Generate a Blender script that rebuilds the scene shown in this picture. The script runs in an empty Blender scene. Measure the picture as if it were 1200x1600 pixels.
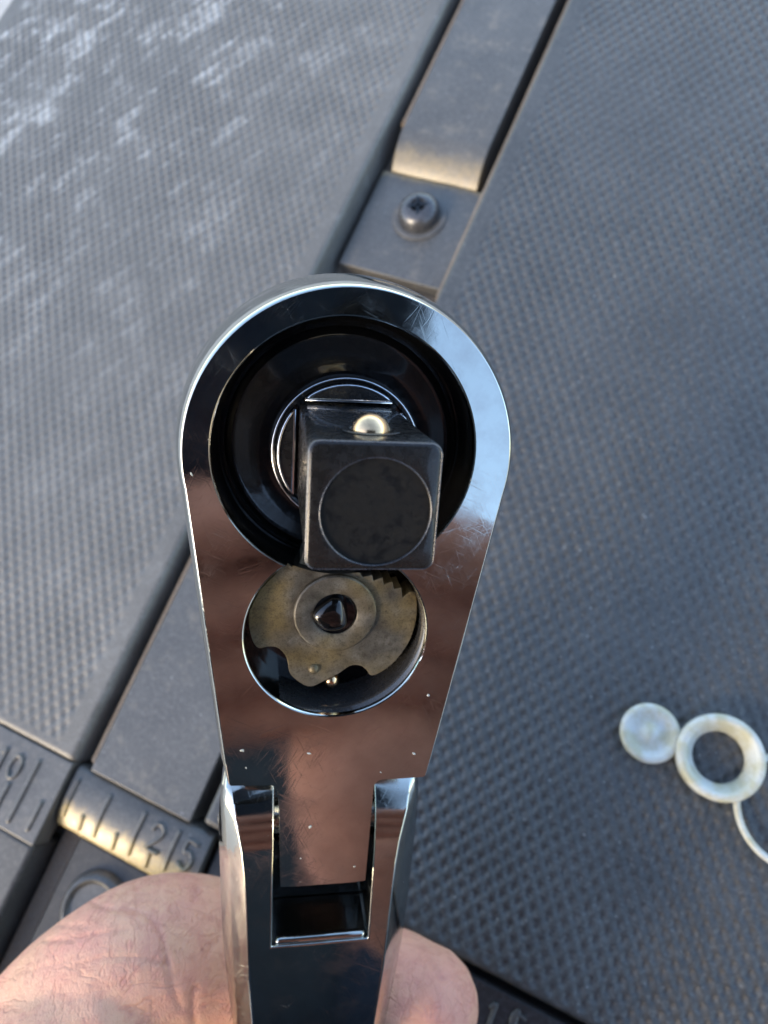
import bpy, bmesh, math, random
import numpy as np
from mathutils import Vector, Matrix, noise as mnoise

rng = random.Random(7)
MM = 0.001
sc = bpy.context.scene
COL = sc.collection

# ------------------------------------------------------------------ frames
# world: origin on the lid surface, +X across the lid's channel, +Y along it, +Z up (lid normal); lengths in mm
TX = Vector((0.9078832, -0.3322349, 0.2556718))      # lid axes seen from the camera
TY = Vector((0.3872838, 0.8981673, -0.2081028))
TZ = Vector((-0.1604970, 0.2879506, 0.9441002))
CAM = Vector((38.3508, -31.2154, 141.6150))
RC = Matrix((TX, TY, TZ))                            # camera directions -> world directions
def c2w(v):                                          # camera-frame mm -> world mm
    return RC @ Vector(v) + CAM
F = 1110.0
def pxd(px, py, d):                                  # photograph direction and a distance -> world mm
    return c2w(((px - 600) / F * d, (800 - py) / F * d, -d))

# ------------------------------------------------------------------ camera
cd = bpy.data.cameras.new('camera'); cam = bpy.data.objects.new('camera', cd); COL.objects.link(cam)
cam.matrix_world = Matrix.Translation(CAM * MM) @ RC.to_4x4()
cd.sensor_fit = 'VERTICAL'; cd.sensor_height = 24.0; cd.sensor_width = 18.0
cd.lens = 24.0 * F / 1600.0
cd.clip_start = 0.002; cd.clip_end = 5000.0
cd.dof.use_dof = True; cd.dof.focus_distance = 0.063; cd.dof.aperture_fstop = 26.0
sc.camera = cam

# ------------------------------------------------------------------ sky, sun, exposure
SUN_DIR = Vector((-0.43, -0.90, 0.0)).normalized()
SUN_EL = math.radians(28)
w = bpy.data.worlds.new('World'); sc.world = w; w.use_nodes = True
wn = w.node_tree.nodes; wl = w.node_tree.links
bg = wn['Background']
sky = wn.new('ShaderNodeTexSky'); sky.sky_type = 'NISHITA'; sky.sun_disc = False
sky.sun_elevation = SUN_EL
sky.sun_rotation = math.atan2(SUN_DIR.x, SUN_DIR.y)
sky.air_density = 1.0; sky.dust_density = 1.1; sky.ozone_density = 0.25
wl.new(sky.outputs[0], bg.inputs[0]); bg.inputs[1].default_value = 0.15
sd = bpy.data.lights.new('sun', 'SUN'); sun = bpy.data.objects.new('sun', sd); COL.objects.link(sun)
sd.energy = 0.6; sd.angle = math.radians(12); sd.color = (1.0, 0.77, 0.45)
sv = Vector((SUN_DIR.x * math.cos(SUN_EL), SUN_DIR.y * math.cos(SUN_EL), math.sin(SUN_EL)))
sun.rotation_euler = sv.to_track_quat('Z', 'Y').to_euler()
sc.view_settings.view_transform = 'Standard'; sc.view_settings.look = 'None'
sc.view_settings.exposure = 2.05; sc.view_settings.gamma = 1.0; sc.view_settings.use_curve_mapping = False

# ------------------------------------------------------------------ materials
def mat(name):
    m = bpy.data.materials.new(name); m.use_nodes = True
    nt = m.node_tree; b = nt.nodes['Principled BSDF']
    return m, nt, b
def N(nt, t, **kw):
    n = nt.nodes.new(t)
    for k, v in kw.items(): setattr(n, k, v)
    return n
def coords(nt, scale=(1, 1, 1), rot=(0, 0, 0)):
    tc = N(nt, 'ShaderNodeTexCoord'); mp = N(nt, 'ShaderNodeMapping')
    mp.vector_type = 'TEXTURE'                                         # rotate first, then stretch
    mp.inputs['Scale'].default_value = [MM / s for s in scale]         # 1 texture unit = 1 mm
    mp.inputs['Rotation'].default_value = rot
    nt.links.new(tc.outputs['Object'], mp.inputs['Vector'])
    return mp.outputs[0]
def noise(nt, vec, scale, detail=3, rough=0.55):
    n = N(nt, 'ShaderNodeTexNoise'); n.inputs['Scale'].default_value = scale
    n.inputs['Detail'].default_value = detail; n.inputs['Roughness'].default_value = rough
    nt.links.new(vec, n.inputs['Vector']); return n.outputs['Fac']
def ramp(nt, fac, stops):
    r = N(nt, 'ShaderNodeValToRGB'); cr = r.color_ramp
    while len(cr.elements) < len(stops): cr.elements.new(0.5)
    for e, (p, c) in zip(cr.elements, stops):
        e.position = p; e.color = (c, c, c, 1) if not hasattr(c, '__len__') else (*c, 1)
    nt.links.new(fac, r.inputs[0]); return r.outputs[0]
def mixc(nt, fac, a, b, typ='MIX'):
    m = N(nt, 'ShaderNodeMix', data_type='RGBA', blend_type=typ)
    for s, v in ((m.inputs[0], fac), (m.inputs[6], a), (m.inputs[7], b)):
        if isinstance(v, (int, float)): s.default_value = v
        elif hasattr(v, '__len__'): s.default_value = (*v, 1)
        else: nt.links.new(v, s)
    return m.outputs[2]
def math_(nt, op, a, b=0.0, c=None):
    m = N(nt, 'ShaderNodeMath', operation=op)
    for i, v in enumerate((a, b) if c is None else (a, b, c)):
        if isinstance(v, (int, float)): m.inputs[i].default_value = v
        else: nt.links.new(v, m.inputs[i])
    return m.outputs[0]
def bump(nt, b, h, strength, dist_mm):
    n = N(nt, 'ShaderNodeBump'); n.inputs['Strength'].default_value = strength
    n.inputs['Distance'].default_value = dist_mm * MM
    nt.links.new(h, n.inputs['Height']); nt.links.new(n.outputs[0], b.inputs['Normal'])
    return n

def scratch_mask(nt, rot, sx=0.06, sy=2.2, lo=0.735, hi=0.765, big=0.25):
    """thin straight scratches gathered in patches"""
    v = coords(nt, (sx, sy, sx), (0, 0, rot))
    f = noise(nt, v, 1.6, 1, 0.4)
    p = noise(nt, coords(nt), big, 2)
    return math_(nt, 'MULTIPLY', ramp(nt, f, [(lo, 0.0), (hi, 1.0)]), ramp(nt, p, [(0.45, 0.0), (0.62, 1.0)]))

def chrome_mat():
    m, nt, b = mat('polished_chrome')
    v = coords(nt)
    smear = noise(nt, v, 0.22, 4, 0.65)
    fine = noise(nt, v, 9.0, 2)
    s1 = scratch_mask(nt, 0.75); s2 = scratch_mask(nt, -0.5, lo=0.74, hi=0.77, big=0.18); s3 = scratch_mask(nt, 1.9, big=0.3)
    s = math_(nt, 'MAXIMUM', math_(nt, 'MAXIMUM', s1, s2), s3)
    hair = None
    for k, rot in enumerate((0.35, 1.15, 2.0, 2.7, 0.9)):
        f = noise(nt, coords(nt, (0.22, 5.5, 0.22), (0, 0, rot)), 1.0, 2, 0.5)
        q = math_(nt, 'MULTIPLY', ramp(nt, f, [(0.60, 0.0), (0.70, 1.0)]), ramp(nt, noise(nt, coords(nt), 0.14 + 0.03 * k, 3), [(0.40, 0.0), (0.66, 1.0)]))
        hair = q if hair is None else math_(nt, 'ADD', hair, q)
    r = math_(nt, 'MULTIPLY_ADD', ramp(nt, smear, [(0.42, 0.035), (0.70, 0.17)]), 1.0, math_(nt, 'MULTIPLY', s, 0.12))
    r2 = math_(nt, 'ADD', r, math_(nt, 'MULTIPLY', ramp(nt, fine, [(0.55, 0.0), (0.75, 1.0)]), 0.04))
    nt.links.new(r2, b.inputs['Roughness'])
    film = ramp(nt, noise(nt, v, 0.35, 4, 0.6), [(0.40, (0.55, 0.575, 0.53)), (0.70, (0.48, 0.485, 0.45))])
    nt.links.new(film, b.inputs['Base Color'])
    b.inputs['Metallic'].default_value = 1.0
    r2 = math_(nt, 'ADD', r2, math_(nt, 'MULTIPLY', hair, 0.09)); nt.links.new(r2, b.inputs['Roughness'])
    h = math_(nt, 'SUBTRACT', math_(nt, 'MULTIPLY', fine, 0.25), math_(nt, 'ADD', math_(nt, 'MULTIPLY', s, 0.35), math_(nt, 'MULTIPLY', hair, 0.4)))
    h = math_(nt, 'ADD', h, math_(nt, 'MULTIPLY', noise(nt, v, 0.5, 2), 0.45))
    bump(nt, b, h, 0.35, 0.008)
    return m
def black_steel(name, base=0.02, rough=0.28, oily=0.6, bumpy=0.02, wet=False):
    m, nt, b = mat(name)
    v = coords(nt)
    n1 = noise(nt, v, 1.4, 4, 0.65); n2 = noise(nt, v, 11.0, 4, 0.75)
    c = ramp(nt, n2, [(0.35, (base * 0.6, base * 0.6, base * 0.62)), (0.60, (base, base, base * 1.05)), (0.80, (base * 2.2, base * 2.1, base * 1.9))])
    nt.links.new(c, b.inputs['Base Color'])
    b.inputs['Metallic'].default_value = 0.55
    nt.links.new(ramp(nt, n1, [(0.35, rough * 0.6), (0.7, rough * 1.5)]), b.inputs['Roughness'])
    b.inputs['Coat Weight'].default_value = oily; b.inputs['Coat Roughness'].default_value = 0.06
    bump(nt, b, math_(nt, 'ADD', math_(nt, 'MULTIPLY', n2, 0.06 if wet else 1.0), math_(nt, 'MULTIPLY', noise(nt, v, 0.55, 3, 0.6) if wet else n1, 1.5)), 0.35, bumpy)
    return m
def steel_brown():
    m, nt, b = mat('oily_brown_steel')
    v = coords(nt)
    n1 = noise(nt, v, 0.35, 5, 0.65); n2 = noise(nt, v, 6.0, 4, 0.75); n3 = noise(nt, v, 0.16, 2)
    c = ramp(nt, n1, [(0.30, (0.055, 0.050, 0.042)), (0.5, (0.105, 0.097, 0.082)), (0.68, (0.18, 0.17, 0.15))])
    c = mixc(nt, ramp(nt, n3, [(0.42, 0.0), (0.62, 0.75)]), c, (0.19, 0.14, 0.055))
    c = mixc(nt, ramp(nt, n2, [(0.52, 0.0), (0.68, 0.8)]), c, (0.04, 0.032, 0.022))
    c = mixc(nt, ramp(nt, noise(nt, v, 1.3, 6, 0.8), [(0.50, 0.0), (0.70, 0.8)]), c, (0.035, 0.028, 0.018))
    nt.links.new(c, b.inputs['Base Color'])
    b.inputs['Metallic'].default_value = 0.75
    nt.links.new(ramp(nt, n1, [(0.3, 0.5), (0.7, 0.68)]), b.inputs['Roughness'])
    b.inputs['Coat Weight'].default_value = 0.25; b.inputs['Coat Roughness'].default_value = 0.2
    bump(nt, b, n2, 0.4, 0.03)
    return m
def simple_metal(name, col, rough):
    m, nt, b = mat(name)
    v = coords(nt)
    n1 = noise(nt, v, 2.5, 4, 0.6)
    nt.links.new(ramp(nt, n1, [(0.35, tuple(x * 0.8 for x in col)), (0.65, col)]), b.inputs['Base Color'])
    b.inputs['Metallic'].default_value = 1.0
    nt.links.new(ramp(nt, n1, [(0.3, rough * 0.7), (0.7, rough * 1.3)]), b.inputs['Roughness'])
    bump(nt, b, n1, 0.2, 0.01)
    return m
def plastic(name, base, rough=0.42, scuff=0.0, grain=0.03, spec=0.5, dust=0.35, glint_and_grime=False):
    m, nt, b = mat(name)
    v = coords(nt)
    n1 = noise(nt, v, 0.06, 4, 0.6); n2 = noise(nt, v, 3.2, 3, 0.7); n3 = noise(nt, v, 0.9, 5, 0.75)
    c = ramp(nt, n1, [(0.3, tuple(x * 0.85 for x in base)), (0.7, tuple(x * 1.2 for x in base))])
    # dust and dried specks
    vo = N(nt, 'ShaderNodeTexVoronoi'); vo.inputs['Scale'].default_value = 0.42; nt.links.new(v, vo.inputs['Vector'])
    spot = ramp(nt, vo.outputs['Distance'], [(0.05, 1.0), (0.13, 0.0)])
    keep = ramp(nt, noise(nt, v, 0.23, 2), [(0.55, 0.0), (0.66, 1.0)])
    c = mixc(nt, math_(nt, 'MULTIPLY', math_(nt, 'MULTIPLY', spot, keep), dust), c, (0.34, 0.34, 0.33))
    c = mixc(nt, ramp(nt, n3, [(0.50, 0.0), (0.78, dust)]), c, (0.17, 0.17, 0.17))
    c = mixc(nt, 1.0, c, ramp(nt, noise(nt, v, 2.4, 4, 0.8), [(0.30, 0.62), (0.5, 1.0), (0.72, 1.5)]), 'MULTIPLY')
    v2 = N(nt, 'ShaderNodeTexVoronoi'); v2.inputs['Scale'].default_value = 0.9; nt.links.new(v, v2.inputs['Vector'])
    s2 = math_(nt, 'MULTIPLY', ramp(nt, v2.outputs['Distance'], [(0.06, 1.0), (0.15, 0.0)]), ramp(nt, noise(nt, v, 0.5, 3), [(0.54, 0.0), (0.62, 1.0)]))
    c = mixc(nt, math_(nt, 'MULTIPLY', s2, min(1.0, dust * 1.1)), c, (0.42, 0.42, 0.41))
    if glint_and_grime:
        # sun glint painted tan on scale's lower edge and bar's end, then random dirt
        tc = N(nt, 'ShaderNodeTexCoord'); sp = N(nt, 'ShaderNodeSeparateXYZ'); nt.links.new(tc.outputs['Object'], sp.inputs[0])
        wob = math_(nt, 'MULTIPLY', math_(nt, 'SUBTRACT', noise(nt, v, 0.25, 4, 0.7), 0.5), 0.006)
        yy_ = math_(nt, 'ADD', sp.outputs[1], wob)
        b1 = math_(nt, 'MULTIPLY', math_(nt, 'MULTIPLY', N_map(nt, yy_, -0.0785, -0.0810), N_map(nt, yy_, -0.0870, -0.0850)), math_(nt, 'MULTIPLY', N_map(nt, sp.outputs[0], -0.0395, -0.0385), N_map(nt, sp.outputs[0], -0.005, -0.010)))
        b2 = math_(nt, 'MULTIPLY', math_(nt, 'MULTIPLY', N_map(nt, yy_, 0.0925, 0.0885), N_map(nt, yy_, 0.0840, 0.0855)), N_map(nt, sp.outputs[0], -0.05, -0.04))
        gk = math_(nt, 'MULTIPLY', math_(nt, 'ADD', b1, math_(nt, 'MULTIPLY', b2, 0.35)), ramp(nt, noise(nt, v, 0.8, 5, 0.7), [(0.3, 0.45), (0.6, 1.0)]))
        c = mixc(nt, math_(nt, 'MINIMUM', math_(nt, 'MULTIPLY', gk, 0.85), 1.0), c, (0.50, 0.36, 0.13))
        c = mixc(nt, ramp(nt, noise(nt, v, 0.18, 6, 0.75), [(0.54, 0.0), (0.70, 0.6)]), c, (0.19, 0.165, 0.13))
    if scuff:
        # worn whitish smears on the far left of the lid
        tc = N(nt, 'ShaderNodeTexCoord'); sp = N(nt, 'ShaderNodeSeparateXYZ'); nt.links.new(tc.outputs['Object'], sp.inputs[0])
        sm = math_(nt, 'ADD', math_(nt, 'MULTIPLY', noise(nt, coords(nt, (0.28, 1.0, 1), (0, 0, 1.05)), 0.24, 8, 0.74), 0.55), math_(nt, 'MULTIPLY', noise(nt, v, 0.06, 8, 0.78), 0.45))
        reg = math_(nt, 'MULTIPLY', N_map(nt, sp.outputs[0], -0.045, -0.150), N_map(nt, sp.outputs[1], -0.01, 0.12))
        k = math_(nt, 'MULTIPLY', ramp(nt, sm, [(0.515, 0.0), (0.585, 1.0)]), math_(nt, 'MINIMUM', math_(nt, 'MULTIPLY_ADD', reg, 1.3, 0.10), 1.0))
        # wear sits on the tops of the moulded dots
        ca = math_(nt, 'COSINE', math_(nt, 'ADD', math_(nt, 'MULTIPLY', sp.outputs[0], 2243.995), math_(nt, 'MULTIPLY', sp.outputs[1], 1570.796)))
        cb = math_(nt, 'COSINE', math_(nt, 'SUBTRACT', math_(nt, 'MULTIPLY', sp.outputs[0], 2243.995), math_(nt, 'MULTIPLY', sp.outputs[1], 1570.796)))
        k = math_(nt, 'MULTIPLY', k, math_(nt, 'MULTIPLY_ADD', math_(nt, 'ADD', ca, cb), 0.22, 0.6))
        c = mixc(nt, math_(nt, 'MULTIPLY', k, scuff), c, (0.50, 0.51, 0.50))
    nt.links.new(c, b.inputs['Base Color'])
    nt.links.new(ramp(nt, n3, [(0.3, rough * 0.85), (0.75, min(1, rough * 1.35))]), b.inputs['Roughness'])
    b.inputs['Specular IOR Level'].default_value = spec
    bump(nt, b, math_(nt, 'ADD', n2, math_(nt, 'MULTIPLY', n3, 0.8)), 0.5, grain)
    return m
def N_map(nt, v, a, b_):
    m = N(nt, 'ShaderNodeMapRange'); m.inputs['From Min'].default_value = a; m.inputs['From Max'].default_value = b_
    nt.links.new(v, m.inputs['Value']); return m.outputs[0]
def white_plastic():
    m, nt, b = mat('yellowed_white_plastic')
    v = coords(nt)
    n1 = noise(nt, v, 0.30, 4, 0.6); n2 = noise(nt, v, 1.6, 4, 0.7)
    c = mixc(nt, ramp(nt, n1, [(0.43, 0.0), (0.62, 0.72)]), (0.55, 0.57, 0.54), (0.43, 0.40, 0.24))
    c = mixc(nt, ramp(nt, n2, [(0.60, 0.0), (0.78, 0.5)]), c, (0.30, 0.25, 0.13))
    nt.links.new(c, b.inputs['Base Color'])
    b.inputs['Roughness'].default_value = 0.38
    b.inputs['Subsurface Weight'].default_value = 0.35; b.inputs['Subsurface Radius'].default_value = (1, 0.95, 0.8)
    b.inputs['Subsurface Scale'].default_value = 1.2 * MM
    bump(nt, b, math_(nt, 'ADD', n2, n1), 0.6, 0.25)
    return m
def skin_mat():
    m, nt, b = mat('skin')
    v = coords(nt)
    n1 = noise(nt, v, 0.09, 3, 0.55); n2 = noise(nt, v, 0.7, 5, 0.7); n3 = noise(nt, v, 4.5, 3, 0.6)
    c = ramp(nt, n1, [(0.30, (0.64, 0.375, 0.235)), (0.5, (0.64, 0.35, 0.235)), (0.70, (0.62, 0.30, 0.215))])
    c = mixc(nt, ramp(nt, n2, [(0.50, 0.0), (0.74, 0.55)]), c, (0.44, 0.17, 0.13))
    c = mixc(nt, ramp(nt, noise(nt, v, 0.16, 4, 0.7), [(0.50, 0.0), (0.68, 0.55)]), c, (0.52, 0.21, 0.18))
    vo = N(nt, 'ShaderNodeTexVoronoi'); vo.inputs['Scale'].default_value = 0.33; nt.links.new(v, vo.inputs['Vector'])
    c = mixc(nt, math_(nt, 'MULTIPLY', ramp(nt, vo.outputs['Distance'], [(0.03, 0.8), (0.10, 0.0)]), ramp(nt, n1, [(0.5, 0.0), (0.6, 1.0)])), c, (0.30, 0.10, 0.07))
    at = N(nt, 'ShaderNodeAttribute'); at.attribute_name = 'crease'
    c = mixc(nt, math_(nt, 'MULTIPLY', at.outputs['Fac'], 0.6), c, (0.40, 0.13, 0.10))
    nt.links.new(c, b.inputs['Base Color'])
    b.inputs['Roughness'].default_value = 0.52
    b.inputs['Subsurface Weight'].default_value = 0.12; b.inputs['Subsurface Radius'].default_value = (1.0, 0.32, 0.18)
    b.inputs['Subsurface Scale'].default_value = 1.6 * MM
    # fine skin lines: thin meandering folds running two ways, and a tight cell pattern
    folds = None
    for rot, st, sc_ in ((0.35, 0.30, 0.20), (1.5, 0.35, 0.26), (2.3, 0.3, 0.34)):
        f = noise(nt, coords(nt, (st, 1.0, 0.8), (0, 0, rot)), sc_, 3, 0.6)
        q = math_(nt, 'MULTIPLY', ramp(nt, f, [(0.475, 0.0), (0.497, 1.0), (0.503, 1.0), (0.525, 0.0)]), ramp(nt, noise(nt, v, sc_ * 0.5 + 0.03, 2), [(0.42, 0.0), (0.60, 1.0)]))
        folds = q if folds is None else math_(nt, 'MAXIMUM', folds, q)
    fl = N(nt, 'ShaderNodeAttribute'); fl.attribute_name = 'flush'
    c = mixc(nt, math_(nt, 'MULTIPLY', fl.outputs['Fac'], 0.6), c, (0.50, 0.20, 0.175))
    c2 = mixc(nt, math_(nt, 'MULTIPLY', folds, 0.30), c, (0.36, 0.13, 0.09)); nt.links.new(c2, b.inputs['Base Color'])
    wv = N(nt, 'ShaderNodeTexVoronoi', feature='DISTANCE_TO_EDGE'); wv.inputs['Scale'].default_value = 1.0
    nt.links.new(coords(nt, (2.3, 1.3, 1.6), (0, 0, 0.5)), wv.inputs['Vector'])
    line = ramp(nt, wv.outputs['Distance'], [(0.0, 0.0), (0.14, 1.0)])
    h = math_(nt, 'ADD', math_(nt, 'MULTIPLY', line, 0.35), math_(nt, 'ADD', math_(nt, 'MULTIPLY', n3, 0.5), math_(nt, 'MULTIPLY', n2, 1.2)))
    h = math_(nt, 'SUBTRACT', h, math_(nt, 'MULTIPLY', folds, 0.85))
    bump(nt, b, h, 0.6, 0.16)
    return m
def cloth(name, col):
    m, nt, b = mat(name)
    n1 = noise(nt, coords(nt), 0.05, 4)
    nt.links.new(ramp(nt, n1, [(0.3, tuple(x * 0.7 for x in col)), (0.7, tuple(x * 1.2 for x in col))]), b.inputs['Base Color'])
    b.inputs['Roughness'].default_value = 0.9
    return m
def ground_mat():
    m, nt, b = mat('pale_concrete')
    n1 = noise(nt, coords(nt), 0.004, 6, 0.6); n2 = noise(nt, coords(nt), 0.2, 4, 0.7)
    c = ramp(nt, n1, [(0.3, (0.34, 0.335, 0.32)), (0.7, (0.44, 0.43, 0.41))])
    c = mixc(nt, ramp(nt, n2, [(0.5, 0.0), (0.8, 0.4)]), c, (0.2, 0.19, 0.17))
    nt.links.new(c, b.inputs['Base Color']); b.inputs['Roughness'].default_value = 0.9
    bump(nt, b, n2, 0.5, 1.0)
    return m
M = dict(
    chrome=chrome_mat(), black=black_steel('black_oxide_steel'), bore=black_steel('oily_bore', 0.006, 0.18, 0.8, 0.10, wet=True),
    tipdark=black_steel('dull_dark_recess', 0.006, 0.6, 0.0, 0.04), drive=black_steel('dark_drive_steel', 0.022, 0.27, 0.35, 0.02),
    pawl=steel_brown(), ball=simple_metal('bright_ball_steel', (0.88, 0.60, 0.34), 0.2), pin=simple_metal('worn_pin_steel', (0.5, 0.48, 0.44), 0.25),
    sleeve=black_steel('oily_grey_sleeve', 0.06, 0.24, 0.6, 0.08, wet=True),
    edge=simple_metal('rubbed_edge_steel', (0.24, 0.24, 0.25), 0.3),
    rim=simple_metal('worn_edge_highlight', (0.72, 0.73, 0.75), 0.16),
    lid=plastic('black_textured_plastic', (0.112, 0.105, 0.093), 0.45, scuff=0.9, grain=0.06, spec=0.6, dust=0.7),  # lighter copy: left side's sky sheen put into the base, with dust
    lid2=plastic('black_textured_plastic_shaded', (0.049, 0.050, 0.050), 0.42, grain=0.06, spec=0.6, dust=0.6),  # same plastic darkened: shade on the right side put into the base
    dark=plastic('matt_black_plastic', (0.030, 0.031, 0.033), 0.4, grain=0.05, spec=0.5, dust=0.4),
    strap=plastic('grey_black_plastic', (0.074, 0.071, 0.065), 0.34, grain=0.04, spec=0.7, dust=0.5, glint_and_grime=True),
    wallp=plastic('dusty_warm_lit_plastic', (0.15, 0.118, 0.088), 0.6, grain=0.08, dust=0.8),  # groove dust, with warm light on the edges put into the brown
    screw=black_steel('black_screw', 0.10, 0.30, 0.2, 0.03),
    white=white_plastic(), shaded_hand=cloth('shaded_skin_brown', (0.36, 0.165, 0.13)), skin=skin_mat(), navy=cloth('navy_cloth', (0.012, 0.014, 0.02)), denim=cloth('dark_denim', (0.02, 0.025, 0.04)),  # brown holds the shade on the bare phone hand
    hair=cloth('dark_hair', (0.02, 0.014, 0.01)), phone=plastic('dark_phone_glass', (0.016, 0.026, 0.048), 0.2, grain=0.0, dust=0.02),
    ground=ground_mat())

# ------------------------------------------------------------------ object helpers
def empty(name, matrix=None, label=None, cat=None):
    o = bpy.data.objects.new(name, None); COL.objects.link(o); o.empty_display_size = 0.01
    if matrix is not None: o.matrix_world = matrix
    if label: o['label'] = label; o['category'] = cat
    return o
def link(name, me, m, parent=None, sharp=35, smooth=True):
    o = bpy.data.objects.new(name, me); COL.objects.link(o)
    me.materials.clear(); me.materials.append(m)
    if smooth:
        me.polygons.foreach_set('use_smooth', [True] * len(me.polygons))
        if sharp: me.set_sharp_from_angle(angle=math.radians(sharp))
    if parent: o.parent = parent
    return o
def mesh_of(verts, faces):
    me = bpy.data.meshes.new('m')
    me.from_pydata([tuple(c * MM for c in v) for v in verts], [], faces)
    bm = bmesh.new(); bm.from_mesh(me); bmesh.ops.recalc_face_normals(bm, faces=bm.faces); bm.to_mesh(me); bm.free()
    me.update(); return me
def evald(o):
    dg = bpy.context.evaluated_depsgraph_get(); dg.update()
    return bpy.data.meshes.new_from_object(o.evaluated_get(dg))
def bake(o):
    me = evald(o); o.modifiers.clear(); o.data = me; return o
def bevel(o, width, seg=2, angle=30):
    b = o.modifiers.new('b', 'BEVEL'); b.width = width * MM; b.segments = seg; b.limit_method = 'ANGLE'; b.angle_limit = math.radians(angle)
    b.harden_normals = True; b.use_clamp_overlap = True
    bake(o)
    return o
def rings(name, loops, m, parent, cap0=False, cap1=True, sharp=35):
    """bridge equal-length closed loops"""
    n = len(loops[0]); vs = [p for l in loops for p in l]; fs = []
    for k in range(len(loops) - 1):
        for i in range(n):
            j = (i + 1) % n
            fs.append((k * n + i, k * n + j, (k + 1) * n + j, (k + 1) * n + i))
    if cap0: fs.append(tuple(range(n)))
    if cap1: fs.append(tuple((len(loops) - 1) * n + i for i in range(n)))
    return link(name, mesh_of(vs, fs), m, parent, sharp)
def circ(r, z, n=96, cx=0.0, cy=0.0):
    return [(cx + r * math.cos(2 * math.pi * i / n), cy + r * math.sin(2 * math.pi * i / n), z) for i in range(n)]
def lathe(name, prof, m, parent, cx=0, cy=0, n=96, cap0=False, cap1=True, sharp=35):
    return rings(name, [circ(r, z, n, cx, cy) for r, z in prof], m, parent, cap0, cap1, sharp)
def prism(name, outline, z0, z1, m, parent, bev=0.0, seg=2):
    n = len(outline)
    vs = [(x, y, z1) for x, y in outline] + [(x, y, z0) for x, y in outline]
    fs = [tuple(range(n)), tuple(range(2 * n - 1, n - 1, -1))] + [(i, (i + 1) % n, n + (i + 1) % n, n + i) for i in range(n)]
    o = link(name, mesh_of(vs, fs), m, parent, 40)
    if bev: bevel(o, bev, seg)
    return o
def rrect(x0, x1, y0, y1, r, n=6):
    out = []
    for cx, cy, a in ((x1 - r, y1 - r, 0), (x0 + r, y1 - r, 90), (x0 + r, y0 + r, 180), (x1 - r, y0 + r, 270)):
        for k in range(n + 1):
            t = math.radians(a + 90 * k / n); out.append((cx + r * math.cos(t), cy + r * math.sin(t)))
    return out
def catmull(pts, n):
    P = [np.array(p, float) for p in pts]; P = [2 * P[0] - P[1]] + P + [2 * P[-1] - P[-2]]
    out = []
    for i in range(1, len(P) - 2):
        for k in range(n):
            t = k / n
            out.append(0.5 * ((2 * P[i]) + (-P[i - 1] + P[i + 1]) * t + (2 * P[i - 1] - 5 * P[i] + 4 * P[i + 1] - P[i + 2]) * t * t + (-P[i - 1] + 3 * P[i] - 3 * P[i + 1] + P[i + 2]) * t ** 3))
    out.append(P[-2]); return out
def tube_geo(pts, n=6, m=16):
    """pts: (x,y,z,r) -> verts, faces of a closed tube with rounded ends"""
    S = catmull(pts, n); S = [(Vector(s[:3]), float(s[3])) for s in S]
    fr = []
    d = (S[1][0] - S[0][0]).normalized(); up = d.orthogonal().normalized()
    vs, fs = [], []
    def ring(c, d, up, r):
        sd_ = d.cross(up).normalized(); u = sd_.cross(d).normalized()
        for i in range(m):
            a = 2 * math.pi * i / m; vs.append(c + (u * math.cos(a) + sd_ * math.sin(a)) * r)
    L = []
    r0 = S[0][1]
    for k in range(4): a = math.radians(90 - 22.5 * k); L.append((S[0][0] - d * r0 * math.sin(a), d, max(r0 * math.cos(a), r0 * 0.05)))
    for i, (c, r) in enumerate(S):
        dd = (S[min(i + 1, len(S) - 1)][0] - S[max(i - 1, 0)][0]).normalized(); L.append((c, dd, r))
    d1 = L[-1][1]; r1 = S[-1][1]
    for k in range(1, 5): a = math.radians(22.5 * k); L.append((S[-1][0] + d1 * r1 * math.sin(a), d1, max(r1 * math.cos(a), r1 * 0.05)))
    for c, dd, r in L:
        up = (up - dd * up.dot(dd)).normalized(); ring(c, dd, up, r)
    K = len(L)
    for k in range(K - 1):
        for i in range(m):
            j = (i + 1) % m; fs.append((k * m + i, k * m + j, (k + 1) * m + j, (k + 1) * m + i))
    fs.append(tuple(range(m - 1, -1, -1))); fs.append(tuple((K - 1) * m + i for i in range(m)))
    return [tuple(v) for v in vs], fs
def tube(name, pts, m, parent=None, n=8, seg=14, sharp=None):
    vs, fs = tube_geo(pts, n, seg); return link(name, mesh_of(vs, fs), m, parent, sharp)
def loop_tube(name, pts, r, m, parent, seg=6):
    n = len(pts); vs, fs = [], []
    for i in range(n):
        a, b = Vector(pts[i - 1]), Vector(pts[(i + 1) % n]); d = (b - a).normalized(); sd_ = d.cross(Vector((0, 0, 1))).normalized()
        for k in range(seg):
            t = 2 * math.pi * k / seg; vs.append(tuple(Vector(pts[i]) + sd_ * r * math.cos(t) + Vector((0, 0, 1)) * r * math.sin(t)))
    for i in range(n):
        j = (i + 1) % n
        for k in range(seg): fs.append((i * seg + k, i * seg + (k + 1) % seg, j * seg + (k + 1) % seg, j * seg + k))
    return link(name, mesh_of(vs, fs), m, parent, None)
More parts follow.
